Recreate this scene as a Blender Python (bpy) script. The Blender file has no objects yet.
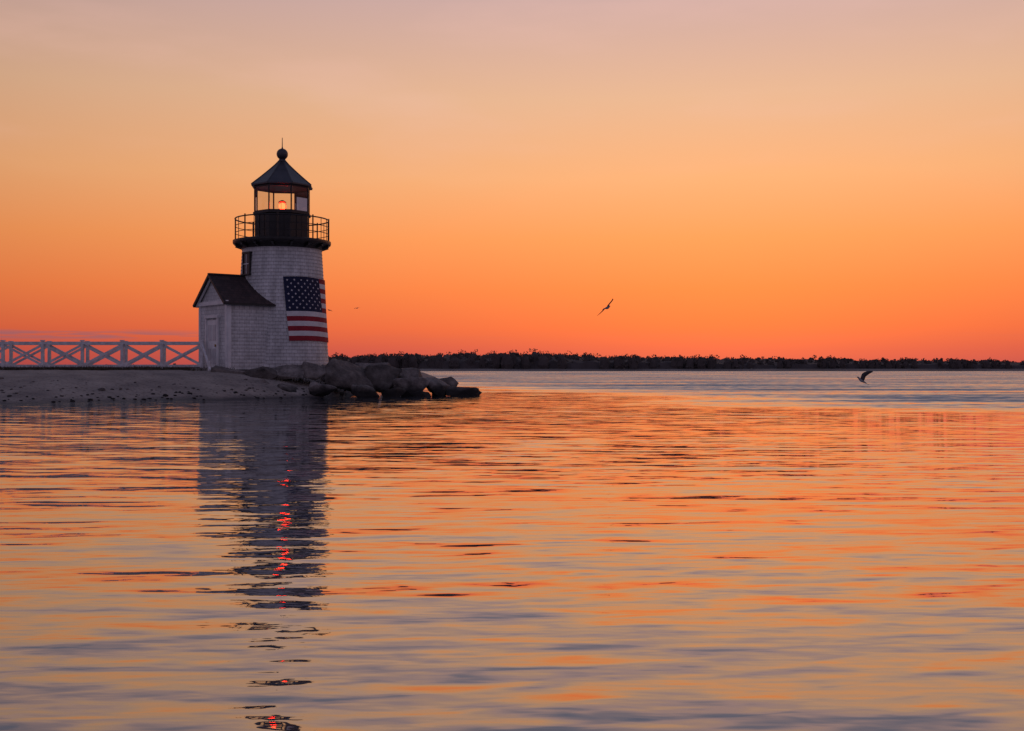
import bpy, bmesh, math, random
import numpy as np
from mathutils import Vector, Matrix, noise as mnoise
random.seed(7); np.random.seed(7)
S = bpy.context.scene
col = S.collection
def lin(r,g,b,k=1.0):
    def f(c):
        c/=255.0
        return (c/12.92 if c<=0.04045 else ((c+0.055)/1.055)**2.4)*k
    return (f(r),f(g),f(b),1.0)

# ------------------------------------------------------------------ materials
def mat_new(name):
    m=bpy.data.materials.new(name); m.use_nodes=True
    nt=m.node_tree
    return m,nt,nt.nodes,nt.links,nt.nodes["Principled BSDF"]
def mat(name,c1,c2=None,scale=4.0,rough=0.7,bump=0.0,bscale=30.0,stretch=(1,1,1),spec=0.3,metal=0.0):
    m,nt,N,L,P=mat_new(name)
    P.inputs["Roughness"].default_value=rough
    P.inputs["Specular IOR Level"].default_value=spec
    P.inputs["Metallic"].default_value=metal
    tc=N.new("ShaderNodeTexCoord"); mp=N.new("ShaderNodeMapping"); mp.inputs["Scale"].default_value=stretch
    L.new(tc.outputs["Object"],mp.inputs["Vector"])
    n=N.new("ShaderNodeTexNoise"); n.inputs["Scale"].default_value=scale; n.inputs["Detail"].default_value=6
    L.new(mp.outputs[0],n.inputs["Vector"])
    r=N.new("ShaderNodeValToRGB"); r.color_ramp.elements[0].position=0.35; r.color_ramp.elements[1].position=0.65
    c2=c2 or tuple(x*0.8 for x in c1)
    r.color_ramp.elements[0].color=(*c2[:3],1); r.color_ramp.elements[1].color=(*c1[:3],1)
    L.new(n.outputs["Fac"],r.inputs["Fac"]); L.new(r.outputs["Color"],P.inputs["Base Color"])
    if bump>0:
        n2=N.new("ShaderNodeTexNoise"); n2.inputs["Scale"].default_value=bscale; n2.inputs["Detail"].default_value=5
        L.new(mp.outputs[0],n2.inputs["Vector"])
        b=N.new("ShaderNodeBump"); b.inputs["Strength"].default_value=bump; b.inputs["Distance"].default_value=0.05
        L.new(n2.outputs["Fac"],b.inputs["Height"]); L.new(b.outputs["Normal"],P.inputs["Normal"])
    return m

def shingle_mat(name,c1,c2,mortar,bw,rh):
    m,nt,N,L,P=mat_new(name)
    P.inputs["Roughness"].default_value=0.65; P.inputs["Specular IOR Level"].default_value=0.25
    uv=N.new("ShaderNodeUVMap")
    br=N.new("ShaderNodeTexBrick"); br.inputs["Scale"].default_value=1.0
    br.inputs["Brick Width"].default_value=bw; br.inputs["Row Height"].default_value=rh
    br.inputs["Mortar Size"].default_value=0.008; br.inputs["Mortar Smooth"].default_value=0.3
    br.inputs["Color1"].default_value=(*c1,1); br.inputs["Color2"].default_value=(*c2,1); br.inputs["Mortar"].default_value=(*mortar,1)
    br.offset=0.5
    L.new(uv.outputs[0],br.inputs["Vector"])
    tc=N.new("ShaderNodeTexCoord"); mp=N.new("ShaderNodeMapping"); mp.inputs["Scale"].default_value=(3,3,0.6)
    L.new(tc.outputs["Object"],mp.inputs["Vector"])
    n=N.new("ShaderNodeTexNoise"); n.inputs["Scale"].default_value=1.2; n.inputs["Detail"].default_value=7
    L.new(mp.outputs[0],n.inputs["Vector"])
    mr=N.new("ShaderNodeMapRange"); mr.inputs[1].default_value=0.3; mr.inputs[2].default_value=0.7; mr.inputs[3].default_value=0.68; mr.inputs[4].default_value=1.04
    L.new(n.outputs["Fac"],mr.inputs[0])
    mx=N.new("ShaderNodeMix"); mx.data_type='RGBA'; mx.blend_type='MULTIPLY'; mx.inputs[0].default_value=1
    L.new(br.outputs["Color"],mx.inputs[6]); L.new(mr.outputs[0],mx.inputs[7]); L.new(mx.outputs[2],P.inputs["Base Color"])
    b=N.new("ShaderNodeBump"); b.inputs["Strength"].default_value=0.3; b.inputs["Distance"].default_value=0.01; b.invert=True
    L.new(br.outputs["Fac"],b.inputs["Height"]); L.new(b.outputs["Normal"],P.inputs["Normal"])
    return m

M_SHIN=shingle_mat("white_shingles",(0.74,0.74,0.75),(0.61,0.61,0.62),(0.36,0.35,0.37),0.22,0.15)
M_ROOFS=shingle_mat("dark_roof_shingles",(0.085,0.055,0.055),(0.05,0.036,0.038),(0.015,0.013,0.013),0.25,0.16)
M_WHITE=mat("white_paint",(0.78,0.78,0.79),(0.66,0.65,0.67),3,0.5,0.1,25)
M_PANEL=mat("white_door_panel",(0.60,0.60,0.62),(0.52,0.51,0.54),3,0.5,0.1,25)
M_FENCE=mat("fence_paint",(0.78,0.77,0.80),(0.58,0.56,0.58),5,0.6,0.2,25)
M_BLACK=mat("black_iron",(0.022,0.02,0.022),(0.012,0.011,0.012),5,0.45,0.1,20,spec=0.4)
M_LROOF=mat("lantern_roof",(0.05,0.045,0.055),(0.03,0.027,0.035),3,0.4,0.1,12,spec=0.5)
M_DECK=mat("deck_wood",(0.12,0.10,0.09),(0.07,0.06,0.055),4,0.8,0.3,20)
M_CONC=mat("foundation",(0.3,0.28,0.27),(0.18,0.17,0.17),3,0.9,0.4,20)
M_RED=mat("flag_red",(0.34,0.02,0.035),(0.25,0.016,0.03),3,0.8)
M_FWHITE=mat("flag_white",(0.74,0.73,0.74),(0.62,0.61,0.63),3,0.8)
M_BLUE=mat("flag_blue",(0.018,0.022,0.07),(0.012,0.016,0.05),3,0.8)
M_DARKGL=mat("window_glass",(0.015,0.015,0.02),None,3,0.1,spec=0.6)
M_BRASS=mat("brass",(0.45,0.28,0.1),None,3,0.35,metal=1.0)
M_GULL=mat("gull_feathers",(0.10,0.09,0.095),(0.05,0.045,0.05),9,0.8)
M_GULLW=mat("gull_white",(0.35,0.34,0.35),(0.2,0.19,0.2),9,0.8)
M_BEAK=mat("gull_beak",(0.5,0.3,0.05),None,9,0.5)
M_TREE=mat("distant_foliage",(0.12,0.10,0.09),(0.08,0.066,0.064),0.25,0.9)  # base colour lifted to paint in distance haze
M_TREED=mat("distant_foliage_core",(0.09,0.074,0.073),None,0.25,0.95)  # core tone also lightened, haze is in the colour
M_GRASS=mat("dry_grass",(0.11,0.09,0.06),(0.05,0.045,0.03),6,0.9)

def glass():
    m=bpy.data.materials.new("lantern_glass"); m.use_nodes=True
    N=m.node_tree.nodes; L=m.node_tree.links; N.clear()
    o=N.new("ShaderNodeOutputMaterial"); mx=N.new("ShaderNodeMixShader"); t=N.new("ShaderNodeBsdfTransparent"); g=N.new("ShaderNodeBsdfGlossy")
    t.inputs[0].default_value=(0.9,0.9,0.88,1); g.inputs["Roughness"].default_value=0.03
    f=N.new("ShaderNodeFresnel"); f.inputs[0].default_value=1.4
    L.new(f.outputs[0],mx.inputs[0]); L.new(t.outputs[0],mx.inputs[1]); L.new(g.outputs[0],mx.inputs[2]); L.new(mx.outputs[0],o.inputs[0])
    return m
M_GLASS=glass()
def emis(name,c,s):
    m=bpy.data.materials.new(name); m.use_nodes=True
    N=m.node_tree.nodes; L=m.node_tree.links; N.clear()
    o=N.new("ShaderNodeOutputMaterial"); e=N.new("ShaderNodeEmission"); e.inputs[0].default_value=(*c,1); e.inputs[1].default_value=s
    L.new(e.outputs[0],o.inputs[0]); return m
M_LAMP=emis("beacon_light",(1,0.017,0.005),32)

# ------------------------------------------------------------------ mesh helpers
class MB:
    """accumulates geometry with material slots"""
    def __init__(s): s.v=[];s.f=[];s.m=[];s.mats=[];s.uv=[];s.smooth=[]
    def mi(s,m):
        if m not in s.mats: s.mats.append(m)
        return s.mats.index(m)
    def add(s,vs,fs,m,uvs=None,smooth=False):
        o=len(s.v); k=s.mi(m); s.v+= [tuple(v) for v in vs]
        for i,f in enumerate(fs):
            s.f.append([o+a for a in f]); s.m.append(k); s.smooth.append(smooth)
            s.uv.append(uvs[i] if uvs else [(0,0)]*len(f))
    def box(s,c,size,m,rot=None):
        x,y,z=[a/2 for a in size]
        vs=[Vector((a*x,b*y,d*z)) for a in(-1,1) for b in(-1,1) for d in(-1,1)]
        if rot is not None: vs=[rot@v for v in vs]
        vs=[v+Vector(c) for v in vs]
        s.add(vs,[(0,1,3,2),(4,6,7,5),(0,4,5,1),(2,3,7,6),(0,2,6,4),(1,5,7,3)],m)
    def beam(s,a,b,w,h,m):
        a=Vector(a);b=Vector(b);d=b-a;L=d.length;d.normalize()
        up=Vector((0,0,1))
        if abs(d.z)>0.95: up=Vector((0,1,0))
        x=d.cross(up).normalized(); z=x.cross(d)
        R=Matrix((x,d,z)).transposed()
        s.box((a+b)/2,(w,L,h),m,R)
    def rod(s,a,b,r,m,n=8):
        a=Vector(a);b=Vector(b);d=(b-a).normalized()
        up=Vector((0,0,1)) if abs(d.z)<0.95 else Vector((0,1,0))
        x=d.cross(up).normalized(); z=x.cross(d)
        vs=[]
        for p in(a,b):
            for i in range(n):
                t=2*math.pi*i/n; vs.append(p+x*math.cos(t)*r+z*math.sin(t)*r)
        s.add(vs,[(i,(i+1)%n,n+(i+1)%n,n+i) for i in range(n)]+[tuple(range(n))[::-1],tuple(range(n,2*n))],m)
    def lathe(s,prof,n,m,c=(0,0),smooth=False,uv=False,ph=0.0):
        vs=[];fs=[];uvs=[]
        for r,z in prof:
            for i in range(n):
                t=2*math.pi*i/n+ph; vs.append((c[0]+r*math.cos(t),c[1]+r*math.sin(t),z))
        for j in range(len(prof)-1):
            for i in range(n):
                i2=(i+1)%n
                fs.append((j*n+i,j*n+i2,(j+1)*n+i2,(j+1)*n+i))
                R=1.87
                u0=2*math.pi*i/n*R;u1=2*math.pi*(i+1)/n*R
                uvs.append([(u0,prof[j][1]),(u1,prof[j][1]),(u1,prof[j+1][1]),(u0,prof[j+1][1])])
        s.add(vs,fs,m,uvs,smooth)
    def ring(s,R,r,z,m,n=48,k=6):
        vs=[];fs=[]
        for i in range(n):
            t=2*math.pi*i/n
            for j in range(k):
                a=2*math.pi*j/k; rr=R+r*math.cos(a); vs.append((rr*math.cos(t),rr*math.sin(t),z+r*math.sin(a)))
        for i in range(n):
            for j in range(k):
                fs.append((i*k+j,((i+1)%n)*k+j,((i+1)%n)*k+(j+1)%k,i*k+(j+1)%k))
        s.add(vs,fs,m,None,True)
    def obj(s,name,parent=None,loc=(0,0,0),bevel=0):
        me=bpy.data.meshes.new(name); me.from_pydata(s.v,[],s.f)
        for m in s.mats: me.materials.append(m)
        me.polygons.foreach_set("material_index",s.m); me.polygons.foreach_set("use_smooth",s.smooth)
        ul=me.uv_layers.new(name="UVMap"); flat=[c for f in s.uv for p in f for c in p]
        ul.data.foreach_set("uv",flat); me.update()
        ob=bpy.data.objects.new(name,me); col.objects.link(ob); ob.location=loc
        if parent: ob.parent=parent
        return ob
def empty(name,loc):
    e=bpy.data.objects.new(name,None); e.location=loc; e.empty_display_size=0.5; col.objects.link(e); return e

# ------------------------------------------------------------------ lighthouse
C=(-10.10,50.0)
LH=empty("lighthouse",(C[0],C[1],0))
ZB,ZT,RB,RT=1.18,6.45,2.02,1.70
def RR(z): return RB+(z-ZB)/(ZT-ZB)*(RT-RB)
t=MB(); prof=[]
z=ZB; h=0.15
while z<ZT-0.01:
    z2=min(z+h,ZT); prof.append((RR(z)+0.020,z)); prof.append((RR(z2)+0.002,z2-0.001)); z=z2
t.lathe(prof,96,M_SHIN,smooth=False)
t.obj("tower",LH)
f=MB(); f.lathe([(0,0.2),(2.12,0.2),(2.12,1.14),(2.05,1.18),(0,1.18)],64,M_CONC); f.obj("foundation",LH)
# gallery
g=MB()
g.lathe([(1.69,6.32),(1.76,6.34),(1.80,6.45),(1.95,6.52),(2.10,6.56),(2.12,6.62),(2.12,6.71),(2.05,6.73),(1.0,6.73)],64,M_BLACK)
for i in range(16):
    a=2*math.pi*i/16
    g.beam((1.70*math.cos(a),1.70*math.sin(a),6.40),(2.04*math.cos(a),2.04*math.sin(a),6.52),0.09,0.14,M_BLACK)
g.obj("gallery_deck",LH)
r=MB()
for zz,rad in((7.66,0.030),(7.34,0.016),(7.04,0.016)): r.ring(2.02,rad,zz,M_BLACK)
for i in range(24):
    a=2*math.pi*(i+0.4)/24; big=i%3==0
    r.rod((2.02*math.cos(a),2.02*math.sin(a),6.71),(2.02*math.cos(a),2.02*math.sin(a),7.66 if not big else 7.74),0.03 if big else 0.014,M_BLACK)
r.obj("gallery_railing",LH)
# lantern room
PH=math.pi/8+0.12
l=MB()
l.lathe([(1.27,6.72),(1.27,6.80),(1.23,6.82),(1.23,7.82),(1.31,7.85),(1.31,7.93),(1.0,7.94),(0,7.94)],8,M_BLACK,ph=PH)
for i in range(8):
    a=2*math.pi*i/8+PH
    l.beam((1.23*math.cos(a),1.23*math.sin(a),7.92),(1.23*math.cos(a),1.23*math.sin(a),9.07),0.055,0.055,M_BLACK)
    b=a+math.pi/4
    for zz in (7.96,9.04):
        l.beam((1.23*math.cos(a),1.23*math.sin(a),zz),(1.23*math.cos(b),1.23*math.sin(b),zz),0.05,0.06,M_BLACK)
    for k in (0.33,0.67):
        x=1.24*(math.cos(a)*(1-k)+math.cos(b)*k); y=1.24*(math.sin(a)*(1-k)+math.sin(b)*k)
        l.rod((x,y,6.85),(x,y,7.82),0.018,M_BLACK,6)
l.obj("lantern_room_frame",LH)
gl=MB()
for i in range(8):
    a=2*math.pi*i/8+PH; b=a+math.pi/4
    gl.add([(1.22*math.cos(a),1.22*math.sin(a),7.98),(1.22*math.cos(b),1.22*math.sin(b),7.98),(1.22*math.cos(b),1.22*math.sin(b),9.02),(1.22*math.cos(a),1.22*math.sin(a),9.02)],[(0,1,2,3)],M_GLASS)
gl.obj("lantern_glass",LH)
ro=MB()
pp=[(1.39,9.15),(0.98,9.49),(0.60,9.82),(0.32,10.08),(0.17,10.24)]
ro.lathe([(0,9.07),(1.30,9.07),(1.39,9.09)]+pp,8,M_LROOF,ph=PH)
for i in range(8):
    a=2*math.pi*i/8+PH
    for j in range(4):
        ro.rod((pp[j][0]*math.cos(a),pp[j][0]*math.sin(a),pp[j][1]),(pp[j+1][0]*math.cos(a),pp[j+1][0]*math.sin(a),pp[j+1][1]),0.025,M_LROOF,6)
ro.obj("lantern_roof",LH)
bl=MB()
pr=[(0.17,10.20),(0.20,10.23),(0.15,10.30),(0.13,10.36)]
for i in range(1,13):
    a=-math.pi/2+math.pi*i/13; pr.append((0.25*math.cos(a),10.56+0.25*math.sin(a)))
pr.append((0.035,10.82)); pr.append((0.02,10.9)); pr.append((0.014,11.28)); pr.append((0.0,11.3))
bl.lathe(pr,24,M_LROOF,smooth=True); bl.obj("ventilator_ball",LH)
# lamp
le=MB()
le.lathe([(0,7.94),(0.2,7.94),(0.2,7.96),(0.09,8.0),(0.09,8.07),(0.16,8.10),(0,8.10)],16,M_BRASS)
le.lathe([(0,8.44),(0.18,8.44),(0.18,8.46),(0.05,8.53),(0,8.53)],16,M_BRASS)
for a in (0.4,2.5,4.6): le.rod((0.16*math.cos(a),0.16*math.sin(a),8.09),(0.16*math.cos(a),0.16*math.sin(a),8.45),0.01,M_BRASS,6)
le.obj("lamp_stand",LH)
lp=MB(); pr=[(0.14*math.cos(-math.pi/2+math.pi*i/10),8.27+0.155*math.sin(-math.pi/2+math.pi*i/10)) for i in range(11)]
lp.lathe(pr,16,M_LAMP,smooth=True); lp.obj("beacon_lamp",LH)

FD=math.atan2(-50.0,10.06)
def pol(phi,rad,z):
    a=FD+phi; return Vector((rad*math.cos(a),rad*math.sin(a),z))
def tower_window(phi,zc,w,hh,name):
    R=RR(zc)+0.01; p=pol(phi,R,zc); a=FD+phi
    X=Vector((-math.sin(a),math.cos(a),0)); Yn=Vector((math.cos(a),math.sin(a),0)); Z=Vector((0,0,1))
    Rm=Matrix((X,Yn,Z)).transposed()
    def q(x,y,z): return p+Rm@Vector((x,y,z))
    w_=MB()
    w_.box(q(0,0,0),(w,0.10,hh),M_DARKGL,Rm)
    for sx in(-1,1): w_.box(q(sx*(w/2+0.035),0.0,0),(0.07,0.16,hh+0.02),M_BLACK,Rm)
    w_.box(q(0,0.0,hh/2+0.05),(w+0.18,0.18,0.08),M_BLACK,Rm); w_.box(q(0,0.02,-hh/2-0.04),(w+0.2,0.2,0.06),M_BLACK,Rm)
    w_.box(q(0,0.055,0),(w,0.02,0.035),M_WHITE,Rm); w_.box(q(0,0.054,0),(0.03,0.02,hh),M_WHITE,Rm)
    w_.obj(name,LH)
tower_window(-0.98,5.62,0.42,0.85,"tower_window")

# annex (entry house)
n=Vector((-0.766,-0.643,0)); s_=Vector((0.643,-0.766,0)); D=3.24; W=1.3; OV=0.18
def A(d,w,z): v=n*d+s_*w; return (v.x,v.y,z)
an=MB(); z0,ze,zr=1.1,3.90,5.0
D0=0.6
for sgn in(-1,1):
    for k in range(19):
        za=z0+k*0.15; zb=min(za+0.15,ze)
        if za>=ze-0.001: break
        an.add([A(D0,sgn*(W+0.020),za),A(D,sgn*(W+0.020),za),A(D,sgn*(W+0.002),zb),A(D0,sgn*(W+0.002),zb)],[(0,1,2,3)],M_SHIN,[[(0,za),(D-D0,za),(D-D0,zb),(0,zb)]])
an.add([A(D,-W,z0),A(D,W,z0),A(D,W,ze),A(D,0,zr),A(D,-W,ze)],[(0,1,2,3,4)],M_SHIN,[[(0,z0),(2*W,z0),(2*W,ze),(W,zr),(0,ze)]])
an.obj("entry_house_walls",LH)
R2=Matrix((n,s_,Vector((0,0,1)))).transposed()
tr=MB()
def abox(d,w,z,sd,sw,sz,m): tr.box(A(d,w,z),(sd,sw,sz),m,R2)
for sgn in(-1,1):
    abox(D+0.015,sgn*(W-0.05),(z0+ze)/2,0.06,0.16,ze-z0-0.02,M_WHITE)
    abox(D-0.08,sgn*(W+0.018),(z0+ze)/2,0.14,0.07,ze-z0-0.04,M_WHITE)
abox(D+0.05,0,ze-0.02,0.12,2*W+0.2,0.16,M_WHITE)
for sgn in(-1,1):
    a_=Vector(A(D+0.10,sgn*(W+0.12),ze-0.10)); b_=Vector(A(D+0.10,0,zr)); tr.beam(a_,b_,0.05,0.15,M_WHITE)
abox(D+0.03,0,z0+1.05,0.05,0.95,2.05,M_WHITE)
for sgn in(-1,1): abox(D+0.05,sgn*0.54,z0+1.08,0.09,0.11,2.16,M_WHITE)
abox(D+0.06,0,z0+2.22,0.12,1.3,0.12,M_WHITE)
for zz in(0.45,1.45):
    for sgn in(-1,1): abox(D+0.062,sgn*0.22,z0+zz+0.1,0.02,0.30,0.65,M_PANEL)
abox(D+0.09,0.38,z0+1.0,0.05,0.05,0.1,M_BRASS)
abox(D+0.35,0,z0-0.01,0.7,1.5,0.16,M_CONC)
tr.obj("entry_house_trim",LH)
rf=MB()
sl=math.hypot(W+OV,(zr-ze)*(W+OV)/W)
for sgn in(-1,1):
    k=(W+OV)/W; zl=zr-(zr-ze)*k
    for th,mm in((0.07,M_ROOFS),(0.0,M_BLACK)):
        p=[A(0.9,0,zr+th+0.03),A(D+0.22,0,zr+th+0.03),A(D+0.22,sgn*(W+OV),zl+th+0.03),A(0.9,sgn*(W+OV),zl+th+0.03)]
        rf.add(p,[(0,1,2,3)],mm,[[(0,sl),(D,sl),(D,0),(0,0)]])
    rf.beam(A(D+0.225,0,zr+0.06),A(D+0.225,sgn*(W+OV+.01),zl+0.06),0.03,0.10,M_BLACK)
    rf.beam(A(0.95,sgn*(W+OV+.01),zl+0.055),A(D+0.22,sgn*(W+OV+.01),zl+0.055),0.03,0.08,M_BLACK)
rf.beam(A(0.95,0,zr+0.12),A(D+0.23,0,zr+0.12),0.14,0.06,M_BLACK)
rf.obj("entry_house_roof",LH)

# ------------------------------------------------------------------ flag
FL=empty("american_flag",(C[0],C[1],0))
zt,zb_=5.04,2.31; FH=zt-zb_; FW=4.5
def fp(u,v,off):
    z=zt-v*FH+0.02*math.sin(u*9); R=RR(z)+off+0.012*math.sin(u*14+v*5)
    phi=0.02+0.13*v+u*FW/1.82
    return pol(phi,R,z)
def patch(mb,u0,u1,v0,v1,off,m,nu,nv):
    vs=[];fs=[]
    for j in range(nv+1):
        for i in range(nu+1): vs.append(fp(u0+(u1-u0)*i/nu,v0+(v1-v0)*j/nv,off))
    for j in range(nv):
        for i in range(nu): a=j*(nu+1)+i; fs.append((a,a+nu+1,a+nu+2,a+1))
    mb.add(vs,fs,m,None,True)
stp=MB()
for k in range(13):
    u0=0.4 if k<7 else 0.0
    patch(stp,u0,1,k/13,(k+1)/13,0.055,M_RED if k%2==0 else M_FWHITE,40,3)
stp.obj("flag_stripes",FL)
ca=MB(); patch(ca,0,0.4,0,7/13,0.055,M_BLUE,20,12); ca.obj("flag_canton",FL)
st=MB()
for row in range(9):
    cnt=6 if row%2==0 else 5
    for c in range(cnt):
        uu=(0.4/12)*(2*c+1+(0 if cnt==6 else 1)); vv=(7/13)*(row+1)/10
        vs=[]
        for k in range(10):
            rad=0.055 if k%2==0 else 0.022; a=math.pi/2+k*math.pi/5
            vs.append(fp(uu+rad*math.cos(a)/FW,vv-rad*math.sin(a)/FH,0.064))
        vs.append(fp(uu,vv,0.064))
        st.add(vs,[(10,k,(k+1)%10) for k in range(10)],M_FWHITE)
st.obj("flag_stars",FL)

# ------------------------------------------------------------------ footbridge with X railings
FB=empty("wooden_footbridge",(-24,49,0))
dk=MB(); zd=1.17
x=-16.0
while x<10.8:
    dk.box((x,0,zd),(0.135,1.9,0.05),M_DECK); x+=0.15
dk.beam((-16,-0.8,zd-0.13),(10.8,-0.8,zd-0.13),0.1,0.2,M_DECK); dk.beam((-16,0.8,zd-0.13),(10.8,0.8,zd-0.13),0.1,0.2,M_DECK)
dk.obj("deck",FB)
for nm,yy,sh in(("railing_front",-0.9,0),("railing_back",0.9,-0.45)):
    q=MB(); P=1.68; xs=[-16+P*i+sh for i in range(17)]
    for i,x in enumerate(xs):
        q.box((x,yy,zd+0.54),(0.12,0.12,1.16),M_FENCE)
        q.box((x,yy,zd+1.15),(0.16,0.16,0.05),M_FENCE)
        q.box((x,yy,zd-0.5),(0.12,0.12,0.9),M_DECK)
        if i<len(xs)-1:
            q.beam((x+0.05,yy,zd+0.12),(x+P-0.05,yy,zd+0.95),0.035,0.10,M_FENCE)
            q.beam((x+0.05,yy+0.037,zd+0.95),(x+P-0.05,yy+0.037,zd+0.12),0.035,0.10,M_FENCE)
    q.beam((xs[0],yy,zd+1.05),(xs[-1],yy,zd+1.05),0.13,0.11,M_FENCE)
    q.beam((xs[0],yy-0.07,zd+0.08),(xs[-1],yy-0.07,zd+0.08),0.03,0.11,M_FENCE)
    q.obj(nm,FB)
q=MB(); q.beam((10.9,-0.95,zd+0.98),(11.7,-2.6,zd-0.12),0.07,0.10,M_FENCE); q.box((11.6,-2.4,zd+0.0),(0.1,0.1,0.6),M_FENCE); q.obj("ramp_rail",FB)

# ------------------------------------------------------------------ beach terrain
SX=[-200,-60,-16,-10.9,-7.5,-5.5,0]; SY=[22,27,35.4,40.2,45.0,50.5,60]
def ground_h(x,y):
    ys=np.interp(x,SX,SY)
    nz=mnoise.noise(Vector((x*0.25,y*0.25,0)))
    d=min((y-ys)*0.85,(-6.6-x)*2.2, (110-y))+nz*0.5
    if d<0: return max(-1.5,d*0.10)
    tt=min(1,d/6.5); hgt=1.06*(tt*(1.6-0.6*tt)) 
    hgt=min(hgt,1.06)
    hgt+=0.035*mnoise.noise(Vector((x*0.9,y*0.9,3)))*tt+0.015*mnoise.noise(Vector((x*3,y*3,1)))*tt
    return hgt
xs=np.concatenate([np.arange(-160,-40,2.0),np.arange(-40,-2,0.22)]); ys=np.concatenate([np.arange(24,62,0.22),np.arange(62,118,2.0)])
vs=[(float(a),float(b),float(ground_h(a,b))) for b in ys for a in xs]
nx=len(xs); fs=[(j*nx+i,j*nx+i+1,(j+1)*nx+i+1,(j+1)*nx+i) for j in range(len(ys)-1) for i in range(nx-1)]
me=bpy.data.meshes.new("sandy_beach"); me.from_pydata(vs,[],fs); me.polygons.foreach_set("use_smooth",[True]*len(fs))
beach=bpy.data.objects.new("sandy_beach",me); col.objects.link(beach)
m,nt,N,L,P=mat_new("sand"); P.inputs["Specular IOR Level"].default_value=0.25
tc=N.new("ShaderNodeTexCoord"); n1=N.new("ShaderNodeTexNoise"); n1.inputs["Scale"].default_value=0.9; n1.inputs["Detail"].default_value=8
L.new(tc.outputs["Object"],n1.inputs["Vector"])
r1=N.new("ShaderNodeValToRGB"); e=r1.color_ramp.elements; e[0].position=0.3; e[0].color=(0.20,0.175,0.165,1); e[1].position=0.7; e[1].color=(0.38,0.33,0.295,1)
L.new(n1.outputs["Fac"],r1.inputs[0])
vo=N.new("ShaderNodeTexNoise"); vo.inputs["Scale"].default_value=9; vo.inputs["Detail"].default_value=4
L.new(tc.outputs["Object"],vo.inputs["Vector"])
r2=N.new("ShaderNodeValToRGB"); r2.color_ramp.elements[0].position=0.34; r2.color_ramp.elements[0].color=(0.45,0.45,0.45,1); r2.color_ramp.elements[1].position=0.45; r2.color_ramp.elements[1].color=(1,1,1,1)
L.new(vo.outputs["Fac"],r2.inputs[0])
mx=N.new("ShaderNodeMix"); mx.data_type='RGBA'; mx.blend_type='MULTIPLY'; mx.inputs[0].default_value=0.8
L.new(r1.outputs[0],mx.inputs[6]); L.new(r2.outputs[0],mx.inputs[7])
sp=N.new("ShaderNodeSeparateXYZ"); L.new(tc.outputs["Object"],sp.inputs[0])
ad=N.new("ShaderNodeMath"); ad.operation='MULTIPLY_ADD'; ad.inputs[1].default_value=0.12; L.new(n1.outputs["Fac"],ad.inputs[0]); L.new(sp.outputs["Z"],ad.inputs[2])
wr=N.new("ShaderNodeMapRange"); wr.inputs[1].default_value=0.08; wr.inputs[2].default_value=0.24; L.new(ad.outputs[0],wr.inputs[0])
wc=N.new("ShaderNodeMix"); wc.data_type='RGBA'; wc.blend_type='MIX'; wc.inputs[6].default_value=(0.06,0.05,0.05,1); L.new(wr.outputs[0],wc.inputs[0]); L.new(mx.outputs[2],wc.inputs[7])
L.new(wc.outputs[2],P.inputs["Base Color"])
rr=N.new("ShaderNodeMapRange"); rr.inputs[3].default_value=0.45; rr.inputs[4].default_value=0.95; L.new(wr.outputs[0],rr.inputs[0]); L.new(rr.outputs[0],P.inputs["Roughness"])
b=N.new("ShaderNodeBump"); b.inputs["Distance"].default_value=0.05; b.inputs["Strength"].default_value=0.6; L.new(vo.outputs["Fac"],b.inputs["Height"]); L.new(b.outputs[0],P.inputs["Normal"])
me.materials.append(m)

gr=MB()
def blades(cx,cy,cnt,rad,hh):
    for _ in range(cnt):
        a=random.uniform(0,6.28); d=rad*math.sqrt(random.random()); x=cx+d*math.cos(a); y=cy+d*math.sin(a); z=ground_h(x,y)-0.02
        h_=hh*random.uniform(0.5,1.1); la=random.uniform(0,6.28); le_=h_*random.uniform(0.1,0.6); w=0.012
        px,py=-math.sin(la)*w,math.cos(la)*w
        mx_,my_=x+math.cos(la)*le_*0.35,y+math.sin(la)*le_*0.35
        gr.add([(x-px,y-py,z),(x+px,y+py,z),(mx_+px*.8,my_+py*.8,z+h_*.6),(mx_-px*.8,my_-py*.8,z+h_*.6),(x+math.cos(la)*le_,y+math.sin(la)*le_,z+h_)],[(0,1,2,3),(3,2,4)],M_GRASS)
for _ in range(260):
    blades(random.uniform(-34,-13.5),random.uniform(46.3,50),40,0.5,0.22)
for _ in range(16): blades(random.uniform(-13.5,-7),random.uniform(45.6,47.2),30,0.3,0.2)
gr.obj("beach_grass")

# ------------------------------------------------------------------ boulders
m,nt,N,L,P=mat_new("granite"); P.inputs["Roughness"].default_value=0.85; P.inputs["Specular IOR Level"].default_value=0.25
geo=N.new("ShaderNodeNewGeometry")
n1=N.new("ShaderNodeTexNoise"); n1.inputs["Scale"].default_value=2.2; n1.inputs["Detail"].default_value=9; n1.inputs["Roughness"].default_value=0.65
L.new(geo.outputs["Position"],n1.inputs["Vector"])
r1=N.new("ShaderNodeValToRGB"); e=r1.color_ramp.elements; e[0].position=0.32; e[0].color=(0.055,0.047,0.045,1); e[1].position=0.68; e[1].color=(0.28,0.245,0.23,1)
L.new(n1.outputs["Fac"],r1.inputs[0])
oi=N.new("ShaderNodeObjectInfo"); orr=N.new("ShaderNodeMapRange"); orr.inputs[3].default_value=0.5; orr.inputs[4].default_value=1.2; L.new(oi.outputs["Random"],orr.inputs[0])
om=N.new("ShaderNodeMix"); om.data_type='RGBA'; om.blend_type='MULTIPLY'; om.inputs[0].default_value=1; L.new(r1.outputs[0],om.inputs[6]); L.new(orr.outputs[0],om.inputs[7])
sp=N.new("ShaderNodeSeparateXYZ"); L.new(geo.outputs["Position"],sp.inputs[0])
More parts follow.
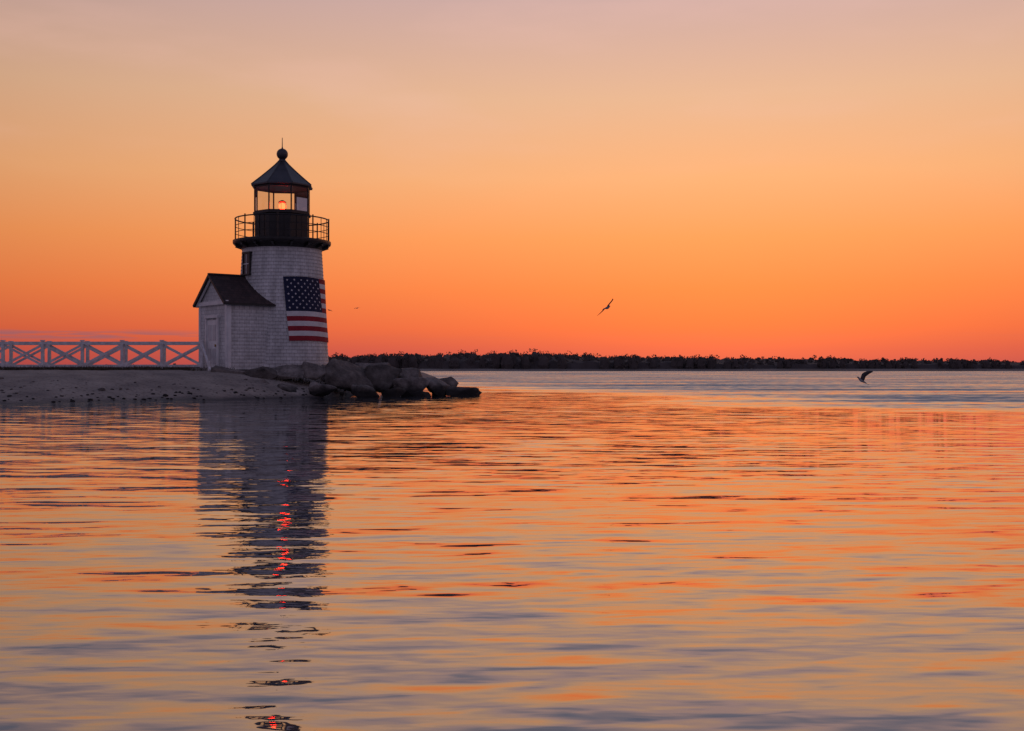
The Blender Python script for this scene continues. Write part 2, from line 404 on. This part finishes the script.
ad=N.new("ShaderNodeMath"); ad.operation='MULTIPLY_ADD'; ad.inputs[1].default_value=0.3; L.new(n1.outputs["Fac"],ad.inputs[0]); L.new(sp.outputs["Z"],ad.inputs[2])
wr=N.new("ShaderNodeMapRange"); wr.inputs[1].default_value=0.38; wr.inputs[2].default_value=0.68; L.new(ad.outputs[0],wr.inputs[0])
wc=N.new("ShaderNodeMix"); wc.data_type='RGBA'; wc.inputs[6].default_value=(0.022,0.02,0.02,1); L.new(wr.outputs[0],wc.inputs[0]); L.new(om.outputs[2],wc.inputs[7]); L.new(wc.outputs[2],P.inputs["Base Color"])
n2=N.new("ShaderNodeTexNoise"); n2.inputs["Scale"].default_value=9; n2.inputs["Detail"].default_value=8; L.new(geo.outputs["Position"],n2.inputs["Vector"])
b=N.new("ShaderNodeBump"); b.inputs["Distance"].default_value=0.08; b.inputs["Strength"].default_value=0.7; L.new(n2.outputs["Fac"],b.inputs["Height"]); L.new(b.outputs[0],P.inputs["Normal"])
M_ROCK=m
def rock_bm(sx,sy,sz,seed,npts=13,amp=0.028,cuts=3):
    rnd=random.Random(seed); bm=bmesh.new()
    for _ in range(npts):
        v=Vector((rnd.gauss(0,1),rnd.gauss(0,1),rnd.gauss(0,1))).normalized()
        v=Vector([math.copysign(abs(c)**0.55,c) for c in v])
        bm.verts.new((v.x*sx/2*rnd.uniform(.8,1.1),v.y*sy/2*rnd.uniform(.8,1.1),v.z*sz/2*rnd.uniform(.8,1.1)))
    ret=bmesh.ops.convex_hull(bm,input=bm.verts)
    bmesh.ops.delete(bm,geom=[g_ for g_ in set(ret["geom_interior"]+ret["geom_unused"]) if isinstance(g_,bmesh.types.BMVert)],context='VERTS')
    bmesh.ops.bevel(bm,geom=list(bm.edges),offset=0.035*min(sx,sz),segments=1,affect='EDGES',clamp_overlap=True)
    bmesh.ops.triangulate(bm,faces=bm.faces)
    for _ in range(cuts):
        es=[e_ for e_ in bm.edges if e_.calc_length()>0.14]
        if not es: break
        bmesh.ops.subdivide_edges(bm,edges=es,cuts=1); bmesh.ops.triangulate(bm,faces=[f_ for f_ in bm.faces if len(f_.verts)>3])
    bm.normal_update(); off=Vector((seed*3.1,seed*1.7,0))
    for v in bm.verts:
        nn=mnoise.fractal(v.co*1.8+off,1.0,2.0,5)
        v.co+=v.normal*nn*amp*2
    return bm
def boulder(x,y,zc,sx,sy,sz,seed,rz=0,tilt=0):
    bm=rock_bm(sx,sy,sz,seed); me=bpy.data.meshes.new("boulder"); bm.to_mesh(me); bm.free()
    me.polygons.foreach_set("use_smooth",[True]*len(me.polygons)); me.materials.append(M_ROCK)
    try: me.set_sharp_from_angle(angle=math.radians(24))
    except Exception: pass
    ob=bpy.data.objects.new("boulder",me); ob.location=(x,y,zc); ob.rotation_euler=(random.uniform(-.15,.15),tilt,rz); col.objects.link(ob)
RK=[(-11.5,46.2,0.86,2.0,1.3,0.76,.1,.05),(-10.1,45.9,0.82,1.5,1.2,0.78,.5,-.1),(-9.0,46.1,0.86,1.9,1.3,0.80,-.2,-.10),
(-7.9,46.6,0.88,1.7,1.3,0.97,.3,.2),(-7.5,48.2,0.9,1.5,1.3,0.9,.9,0),
(-6.6,46.7,0.72,2.4,1.8,1.45,.15,.22),(-5.3,47.5,0.66,1.9,1.7,1.25,-.3,.3),(-6.1,49.3,0.78,2.0,1.7,1.3,.6,0),
(-4.2,46.9,0.42,1.45,1.3,1.05,.4,.25),(-4.4,49.0,0.64,1.6,1.4,1.1,1.2,.1),(-3.15,47.2,0.32,1.3,1.2,0.85,-.5,.25),
(-2.2,47.2,0.15,1.5,1.1,0.68,.2,.12),(-1.65,47.7,0.10,0.9,0.8,0.45,.8,0),(-2.9,48.9,0.38,1.3,1.2,0.8,.3,0),
(-5.9,45.5,0.2,1.2,0.9,0.7,.7,.1),(-4.75,45.8,0.12,1.1,0.9,0.6,-.6,0),(-7.4,45.2,0.28,1.4,0.9,0.65,.1,.1),(-8.7,44.8,0.26,1.1,0.8,0.5,.9,0),
(-3.6,46.0,0.02,0.8,0.7,0.45,.4,0),(-5.2,50.8,0.5,1.6,1.5,1.0,.3,0),(-7.2,51.0,0.8,1.6,1.6,0.9,.6,0),(-9.9,44.8,0.46,1.2,.9,.5,.3,0),(-12.9,45.7,.74,.9,.8,.5,.2,0),(-11.0,45.0,.62,.8,.7,.45,1.2,0)]
for i,(x,y,zc,sx,sy,sz,rz,ti) in enumerate(RK): boulder(x,y,zc,sx*1.04,sy,sz*1.04,i+31,rz,ti)
pb=bmesh.new()
for i in range(240):
    x=random.uniform(-22,-6.8); ysv=float(np.interp(x,SX,SY)); y=ysv+abs(random.gauss(0,1))*1.8+0.1; z=ground_h(x,y)
    s0=random.uniform(0.02,0.065)*(1.8 if random.random()<0.05 else 1)
    mt=Matrix.Translation((x,y,z+s0*0.1))@Matrix.Rotation(random.uniform(0,6),4,'Z')@Matrix.Diagonal((s0*1.3,s0,s0*0.6,1))
    r_=bmesh.ops.create_icosphere(pb,subdivisions=2,radius=1,matrix=mt)
    for v in r_['verts']: v.co+=Vector((mnoise.noise(v.co*9),mnoise.noise(v.co*9+Vector((5,0,0))),mnoise.noise(v.co*9+Vector((0,7,0)))))*s0*0.3
me=bpy.data.meshes.new("beach_stones"); pb.to_mesh(me); pb.free(); me.materials.append(M_ROCK); col.objects.link(bpy.data.objects.new("beach_stones",me))

# ------------------------------------------------------------------ distant shore + tree line
def tree_h(x):
    return 1.17*float(np.interp(x,[-600,-140,-95,-60,-20,10,60,120,180,230,500,900],[2.5,3,7.6,8.4,9.4,8.8,7.6,6.8,6.0,5.4,5.0,4]))
xs=np.arange(-900,1200,6.0); rowsY=[(488,-0.4),(493,0.15),(500,0.9),(520,1.2),(700,1.5),(1500,1.0),(1510,-0.5)]
vs=[];fs=[]
for (yy,zz) in rowsY:
    for x in xs:
        w=8*mnoise.noise(Vector((x*0.01,0,0))); vs.append((float(x),yy+w,zz+(0.2*mnoise.noise(Vector((x*0.05,yy,0))) if zz>0.3 else 0)))
nx=len(xs)
for j in range(len(rowsY)-1):
    for i in range(nx-1): fs.append((j*nx+i,j*nx+i+1,(j+1)*nx+i+1,(j+1)*nx+i))
me=bpy.data.meshes.new("far_shore"); me.from_pydata(vs,[],fs); me.polygons.foreach_set("use_smooth",[True]*len(fs))
me.materials.append(mat("far_sand",(0.24,0.21,0.195),(0.12,0.10,0.095),0.05,0.95)); col.objects.link(bpy.data.objects.new("far_shore",me))
V=[];F=[];MI=[]
rng=np.random.default_rng(3)
def addquad(c,size):
    a=rng.normal(size=3); a/=np.linalg.norm(a); b_=np.cross(a,rng.normal(size=3)); b_/=np.linalg.norm(b_)
    o=len(V); s1=size*rng.uniform(.5,1); s2=size*rng.uniform(.4,.9)
    for p in(-a*s1-b_*s2*.6,a*s1-b_*s2,a*s1*.7+b_*s2,-a*s1+b_*s2*.7): V.append(tuple(c+p))
    F.append((o,o+1,o+2,o+3)); MI.append(0)
# dense thicket interior: lumpy ridge with depth behind the front trees
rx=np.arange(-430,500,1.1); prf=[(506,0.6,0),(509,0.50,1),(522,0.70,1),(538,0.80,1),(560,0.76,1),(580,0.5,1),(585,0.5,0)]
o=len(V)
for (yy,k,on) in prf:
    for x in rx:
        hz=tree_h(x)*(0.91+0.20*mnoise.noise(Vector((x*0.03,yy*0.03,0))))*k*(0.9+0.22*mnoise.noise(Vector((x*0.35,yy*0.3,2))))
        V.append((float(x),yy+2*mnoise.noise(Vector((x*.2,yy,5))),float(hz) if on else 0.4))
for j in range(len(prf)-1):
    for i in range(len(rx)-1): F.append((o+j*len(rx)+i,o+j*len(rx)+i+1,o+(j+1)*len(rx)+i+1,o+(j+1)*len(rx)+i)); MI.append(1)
x=-420.0
trees=[]
while x<480:
    dense=-110<x<260
    for k in range(2):
        trees.append((x+rng.uniform(-2,2),504+rng.uniform(0,50)))
    x+=rng.uniform(0.8,1.7) if dense else rng.uniform(2.5,5)
for (tx,ty) in trees:
    grp=0.90+0.22*mnoise.noise(Vector((tx*0.03,ty*0.03,0)))+0.09*mnoise.noise(Vector((tx*0.12,0,4)))
    H=tree_h(tx)*grp*rng.uniform(0.80,1.03); cw=H*rng.uniform(.26,.42)
    o=len(V); w=0.15
    for zz,ww in((0.5,w),(H*0.6,w*0.5)):
        for a,b_ in((-1,-1),(1,-1),(1,1),(-1,1)): V.append((tx+a*ww,ty+b_*ww,zz))
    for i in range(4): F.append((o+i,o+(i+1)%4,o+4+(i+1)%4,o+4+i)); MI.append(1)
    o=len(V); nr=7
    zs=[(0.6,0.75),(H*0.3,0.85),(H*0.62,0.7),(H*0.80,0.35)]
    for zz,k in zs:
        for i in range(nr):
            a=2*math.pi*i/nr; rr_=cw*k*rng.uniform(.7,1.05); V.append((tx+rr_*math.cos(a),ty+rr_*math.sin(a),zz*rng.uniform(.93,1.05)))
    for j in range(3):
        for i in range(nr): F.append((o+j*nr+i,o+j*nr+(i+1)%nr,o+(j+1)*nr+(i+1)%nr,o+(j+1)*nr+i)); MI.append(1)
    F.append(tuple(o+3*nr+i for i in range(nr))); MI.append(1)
    nb=rng.integers(4,7)
    cl=[(np.array([tx+rng.normal()*cw*.45,ty+rng.normal()*cw*.45,H*rng.uniform(.45,.88)]),cw*rng.uniform(.3,.5)) for _ in range(nb)]
    for c,rd in cl:
        for _ in range(12):
            d=rng.normal(size=3); d/=np.linalg.norm(d); addquad(c+d*rd*rng.uniform(.5,1.05)*np.array([1,1,.7]),0.38)
    for _ in range(8): addquad(np.array([tx+rng.normal()*cw*.7,ty+rng.normal()*cw*.7,rng.uniform(.8,max(1.0,H*.45))]),0.7)
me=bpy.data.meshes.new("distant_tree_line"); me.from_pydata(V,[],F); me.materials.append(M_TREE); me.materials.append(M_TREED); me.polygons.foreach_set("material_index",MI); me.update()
col.objects.link(bpy.data.objects.new("distant_tree_line",me))

# ------------------------------------------------------------------ gulls
def gull(loc,heading,bank,pitch,wing_angles,scale=1.0):
    g=MB()
    sec=[(-0.30,0.012,0.01,0.0),(-0.22,0.04,0.03,0.0),(-0.12,0.065,0.058,-0.005),(0.0,0.078,0.075,-0.01),(0.10,0.072,0.07,-0.005),(0.18,0.05,0.052,0.012),(0.235,0.045,0.047,0.03),(0.28,0.036,0.036,0.032),(0.31,0.016,0.016,0.026)]
    n_=12; vs=[];fs=[]
    for y,rx,rz,dz in sec:
        for i in range(n_):
            a=2*math.pi*i/n_; vs.append((rx*math.cos(a),y,dz+rz*math.sin(a)))
    for j in range(len(sec)-1):
        for i in range(n_): fs.append((j*n_+i,j*n_+(i+1)%n_,(j+1)*n_+(i+1)%n_,(j+1)*n_+i))
    g.add(vs,fs,M_GULLW,None,True)
    g.add([(0.014,0.30,0.03),(-0.014,0.30,0.03),(0,0.305,0.012),(0,0.375,0.012)],[(0,1,3),(1,2,3),(2,0,3),(0,2,1)],M_BEAK)
    g.add([(-0.02,-0.22,0.012),(0.02,-0.22,0.012),(0.085,-0.42,0.01),(0.0,-0.44,0.014),(-0.085,-0.42,0.01),(-0.02,-0.22,0.0),(0.02,-0.22,0.0),(0.085,-0.42,0.004),(0,-0.44,0.006),(-0.085,-0.42,0.004)],[(0,1,2,3,4),(9,8,7,6,5),(0,4,9,5),(1,6,7,2),(4,3,8,9),(3,2,7,8)],M_GULLW)
    for sd,(ai,ao) in((-1,wing_angles[0]),(1,wing_angles[1])):
        st_=[(0,0.12,-0.10,0.03),(0.12,0.15,-0.09,0.026),(0.28,0.19,-0.04,0.018),(0.42,0.15,-0.07,0.012),(0.56,0.05,-0.12,0.008),(0.66,-0.06,-0.17,0.006),(0.73,-0.19,-0.22,0.003)]
        px_,pz=0.05,0.02; prev=0; vs=[]; 
        for k,(s__,yl,yt,th) in enumerate(st_):
            ds=s__-prev; prev=s__
            u=min(1,s__/0.42); an_=ai*(1-u)+ao*u if s__>0.12 else ai
            px_+=ds*math.cos(an_); pz+=ds*math.sin(an_)
            ym=yl*0.55+yt*0.45
            vs+=[(sd*px_,yl,pz),(sd*px_,ym,pz+th),(sd*px_,yt,pz-th*.2),(sd*px_,ym,pz-th*.6)]
        fs=[]
        for k in range(len(st_)-1):
            for i in range(4): fs.append((k*4+i,k*4+(i+1)%4,(k+1)*4+(i+1)%4,(k+1)*4+i))
        fs+=[(0,1,2,3),tuple(len(vs)-4+i for i in(3,2,1,0))]
        g.add(vs,fs,M_GULL,None,True)
    ob=g.obj("gull",None,loc); ob.scale=(scale,)*3
    ob.rotation_mode='XYZ'; ob.rotation_euler=(Matrix.Rotation(heading,4,'Z')@Matrix.Rotation(pitch,4,'X')@Matrix.Rotation(bank,4,'Y')).to_euler()
    return ob
rd=math.radians
gull((6.70,80,5.42),rd(-38),rd(-34),rd(14),((rd(22),rd(-8)),(rd(28),rd(2))),1.28)
gull((22.75,74,0.36),rd(68),rd(8),rd(34),((rd(74),rd(66)),(rd(66),rd(84))),1.2)
gull((-35.3,220,12.4),rd(60),rd(12),0,((rd(28),rd(-12)),(rd(28),rd(-12))),1.1)
gull((-29.7,218,12.7),rd(50),rd(-10),0,((rd(20),rd(-10)),(rd(20),rd(-10))),1.1)

# ------------------------------------------------------------------ water
me=bpy.data.meshes.new("water"); me.from_pydata([(-9000,-3000,0),(9000,-3000,0),(9000,14000,0),(-9000,14000,0)],[],[(0,1,2,3)])
water=bpy.data.objects.new("water",me); col.objects.link(water)
m=bpy.data.materials.new("sea_water"); m.use_nodes=True; nt=m.node_tree; N=nt.nodes; L=nt.links; N.clear()
out=N.new("ShaderNodeOutputMaterial"); tc=N.new("ShaderNodeTexCoord")
def math_(op,a,b=None,c=None):
    n=N.new("ShaderNodeMath"); n.operation=op
    for i,v in enumerate((a,b,c)):
        if v is None: continue
        if isinstance(v,(int,float)): n.inputs[i].default_value=v
        else: L.new(v,n.inputs[i])
    return n.outputs[0]
def nz(scale,det=1.5,off=(0,0,0),dist=0.0,rot=0.0,ro=0.5):
    mp=N.new("ShaderNodeMapping"); mp.inputs["Scale"].default_value=(scale[0],scale[1],1); mp.inputs["Location"].default_value=off
    mr=N.new("ShaderNodeMapping"); mr.inputs["Rotation"].default_value=(0,0,rot)
    L.new(tc.outputs["Object"],mr.inputs["Vector"]); L.new(mr.outputs[0],mp.inputs["Vector"])
    n=N.new("ShaderNodeTexNoise"); n.inputs["Scale"].default_value=1; n.inputs["Detail"].default_value=det; n.inputs["Distortion"].default_value=dist; n.inputs["Roughness"].default_value=ro
    L.new(mp.outputs[0],n.inputs["Vector"]); return math_('SUBTRACT',n.outputs["Fac"],0.5)
def mrange(v,a,b,c=0,d=1,sm=True):
    n=N.new("ShaderNodeMapRange"); n.interpolation_type='SMOOTHSTEP' if sm else 'LINEAR'
    n.inputs[1].default_value=a;n.inputs[2].default_value=b;n.inputs[3].default_value=c;n.inputs[4].default_value=d
    L.new(v,n.inputs[0]); return n.outputs[0]
sp=N.new("ShaderNodeSeparateXYZ"); L.new(tc.outputs["Object"],sp.inputs[0])
# calm-water slopes: crossing wave trains of different length
sy=math_('MULTIPLY',nz((0.62,3.4),2.0,(3,7,0),0.4,0.07),0.33)
sy=math_('ADD',sy,math_('MULTIPLY',nz((2.1,9.5),2.0,(13,2,0),0.5,-0.13),0.25))
sy=math_('ADD',sy,math_('MULTIPLY',nz((6.0,25.0),1.5,(1,12,0),0.3,0.10),0.09))
sy=math_('ADD',sy,math_('MULTIPLY',nz((0.12,0.75),1.0,(1,4,0),0.2,0.12),0.08))
sx=math_('MULTIPLY',nz((1.8,5.5),2.0,(31,17,0),0.3,0.1),0.10)
patch_=mrange(nz((0.05,0.16),2.0,(9,9,0)),-0.15,0.15,0.72,1.15)
sy=math_('MULTIPLY',sy,patch_)
# wind ruffled zone
edge=math_('MULTIPLY_ADD',sp.outputs["X"],2.2,sp.outputs["Y"])
edge=math_('ADD',edge,math_('MULTIPLY',nz((0.05,0.12),3.0,(5,1,0)),90))
ruf=mrange(edge,48,86)
rs=math_('MULTIPLY',nz((1.2,2.2),3.0,(7,3,0),0,0.0,0.6),0.7)
rs2=math_('MULTIPLY',nz((0.04,0.22),4.0,(2,8,0),0,0,0.65),1.0)
rsy=math_('SUBTRACT',math_('ADD',rs,rs2),0.19)
rsx=math_('MULTIPLY',nz((1.6,1.7),3.0,(19,23,0)),0.5)
def mixv(a,b,t):
    n=N.new("ShaderNodeMix"); n.data_type='FLOAT'; L.new(t,n.inputs[0]); L.new(a,n.inputs[2]); L.new(b,n.inputs[3]); return n.outputs[0]
SYv=mixv(sy,rsy,ruf); SXv=mixv(sx,rsx,ruf)
cb=N.new("ShaderNodeCombineXYZ"); L.new(SXv,cb.inputs[0]); L.new(SYv,cb.inputs[1]); cb.inputs[2].default_value=1
nm=N.new("ShaderNodeVectorMath"); nm.operation='NORMALIZE'; L.new(cb.outputs[0],nm.inputs[0])
fr=N.new("ShaderNodeFresnel"); fr.inputs[0].default_value=1.34; L.new(nm.outputs[0],fr.inputs["Normal"])
fac=math_('POWER',fr.outputs[0],0.55)
fac=math_('MULTIPLY',fac,mrange(ruf,0,1,1.0,0.90,False))
gl_=N.new("ShaderNodeBsdfGlossy"); gl_.inputs["Color"].default_value=(1,1,1,1); L.new(nm.outputs[0],gl_.inputs["Normal"])
L.new(mrange(ruf,0,1,0.022,0.12,False),gl_.inputs["Roughness"])
df=N.new("ShaderNodeBsdfDiffuse"); df.inputs["Color"].default_value=(0.065,0.078,0.095,1)
mx=N.new("ShaderNodeMixShader"); L.new(fac,mx.inputs[0]); L.new(df.outputs[0],mx.inputs[1]); L.new(gl_.outputs[0],mx.inputs[2]); L.new(mx.outputs[0],out.inputs[0])
me.materials.append(m)

# ------------------------------------------------------------------ world (twilight sky)
w=bpy.data.worlds.new("World"); S.world=w; w.use_nodes=True; nt=w.node_tree; N=nt.nodes; L=nt.links; N.clear()
out=N.new("ShaderNodeOutputWorld"); bg=N.new("ShaderNodeBackground"); L.new(bg.outputs[0],out.inputs[0])
tc=N.new("ShaderNodeTexCoord"); vn=N.new("ShaderNodeVectorMath"); vn.operation='NORMALIZE'; L.new(tc.outputs["Generated"],vn.inputs[0])
sp=N.new("ShaderNodeSeparateXYZ"); L.new(vn.outputs[0],sp.inputs[0])
def ramp(stops,fac):
    r=N.new("ShaderNodeValToRGB"); e=r.color_ramp.elements
    while len(e)<len(stops): e.new(0.5)
    for i,(p,c) in enumerate(stops): e[i].position=p; e[i].color=c
    L.new(fac,r.inputs[0]); return r.outputs[0]
z=sp.outputs["Z"]
front=ramp([(0,lin(184,78,80)),(0.0167,lin(206,84,74)),(0.034,lin(230,99,68)),(0.069,lin(246,124,68)),(0.1126,lin(250,150,84)),(0.164,lin(245,172,115)),(0.23,lin(230,180,143)),(0.308,lin(206,170,163)),(0.40,lin(148,144,160)),(0.55,lin(106,116,142)),(1.0,lin(76,90,128))],z)
back=ramp([(0,lin(92,86,116)),(0.08,lin(122,104,130)),(0.2,lin(146,126,150)),(0.4,lin(132,128,156)),(1.0,lin(76,90,128))],z)
fl=N.new("ShaderNodeCombineXYZ"); L.new(sp.outputs["X"],fl.inputs[0]); L.new(sp.outputs["Y"],fl.inputs[1])
fn=N.new("ShaderNodeVectorMath"); fn.operation='NORMALIZE'; L.new(fl.outputs[0],fn.inputs[0])
dt=N.new("ShaderNodeVectorMath"); dt.operation='DOT_PRODUCT'; L.new(fn.outputs[0],dt.inputs[0]); az=math.radians(11); dt.inputs[1].default_value=(math.sin(az),math.cos(az),0)
c_=dt.outputs["Value"]
tmix=mrange(c_,-0.15,0.88)
def mixc(fac,a,b,bt='MIX'):
    n=N.new("ShaderNodeMix"); n.data_type='RGBA'; n.blend_type=bt
    for s_i,v in((0,fac),(6,a),(7,b)):
        if isinstance(v,(int,float)): n.inputs[s_i].default_value=v
        elif isinstance(v,tuple): n.inputs[s_i].default_value=v
        else: L.new(v,n.inputs[s_i])
    return n.outputs[2]
sky=mixc(tmix,back,front)
dim=mrange(c_,0.80,1.0,0.76,1.0,False)
sky=mixc(1.0,sky,dim,'MULTIPLY')
def wn(scale,det,off=(0,0,0)):
    mp=N.new("ShaderNodeMapping"); mp.inputs["Scale"].default_value=scale; mp.inputs["Location"].default_value=off; L.new(vn.outputs[0],mp.inputs["Vector"])
    n=N.new("ShaderNodeTexNoise"); n.inputs["Scale"].default_value=1; n.inputs["Detail"].default_value=det; L.new(mp.outputs[0],n.inputs["Vector"]); return n.outputs["Fac"]
cn=mrange(wn((14,14,260),5,(2,0,1)),0.44,0.58)
band=math_('MULTIPLY',mrange(z,0.022,0.027),mrange(z,0.028,0.034,1,0))
left=mrange(sp.outputs["X"],-0.32,-0.22,1,0)
cf=math_('MULTIPLY',math_('MULTIPLY',cn,band),math_('MULTIPLY_ADD',left,0.75,0.03))
sky=mixc(cf,sky,lin(138,90,106))
ci=mrange(wn((5,5,22),5,(8,3,2)),0.45,0.75)
cif=math_('MULTIPLY',math_('MULTIPLY',ci,mrange(z,0.12,0.24)),0.20)
sky=mixc(cif,sky,lin(240,190,176))
# physical sky at very low strength on top
ns=N.new("ShaderNodeTexSky"); ns.sky_type='NISHITA'; ns.sun_disc=False; ns.sun_elevation=math.radians(0.5); ns.sun_rotation=math.radians(11)
nsm=mixc(1.0,ns.outputs[0],(0.02,0.02,0.02,1),'MULTIPLY')
sky=mixc(1.0,sky,nsm,'ADD')
L.new(sky,bg.inputs[0]); bg.inputs[1].default_value=1.0

# faint last light of the sun, spread wide along the horizon
sl=bpy.data.lights.new("sun","SUN"); sl.energy=0.004; sl.angle=math.radians(45); sl.color=(1,0.55,0.35)
so=bpy.data.objects.new("sun",sl); col.objects.link(so)
el=math.radians(2); dv=Vector((math.sin(az)*math.cos(el),math.cos(az)*math.cos(el),math.sin(el)))
so.rotation_euler=dv.to_track_quat('Z','Y').to_euler(); so.location=(0,0,30)

# ------------------------------------------------------------------ camera
cd=bpy.data.cameras.new("camera"); cd.lens=40; cd.sensor_width=36; cd.clip_end=30000; cd.clip_start=0.05
co=bpy.data.objects.new("camera",cd); co.location=(0,0,1.14); co.rotation_euler=(math.radians(90+0.15),0,0); col.objects.link(co); S.camera=co
S.view_settings.view_transform='Standard'; S.view_settings.look='None'; S.view_settings.exposure=0
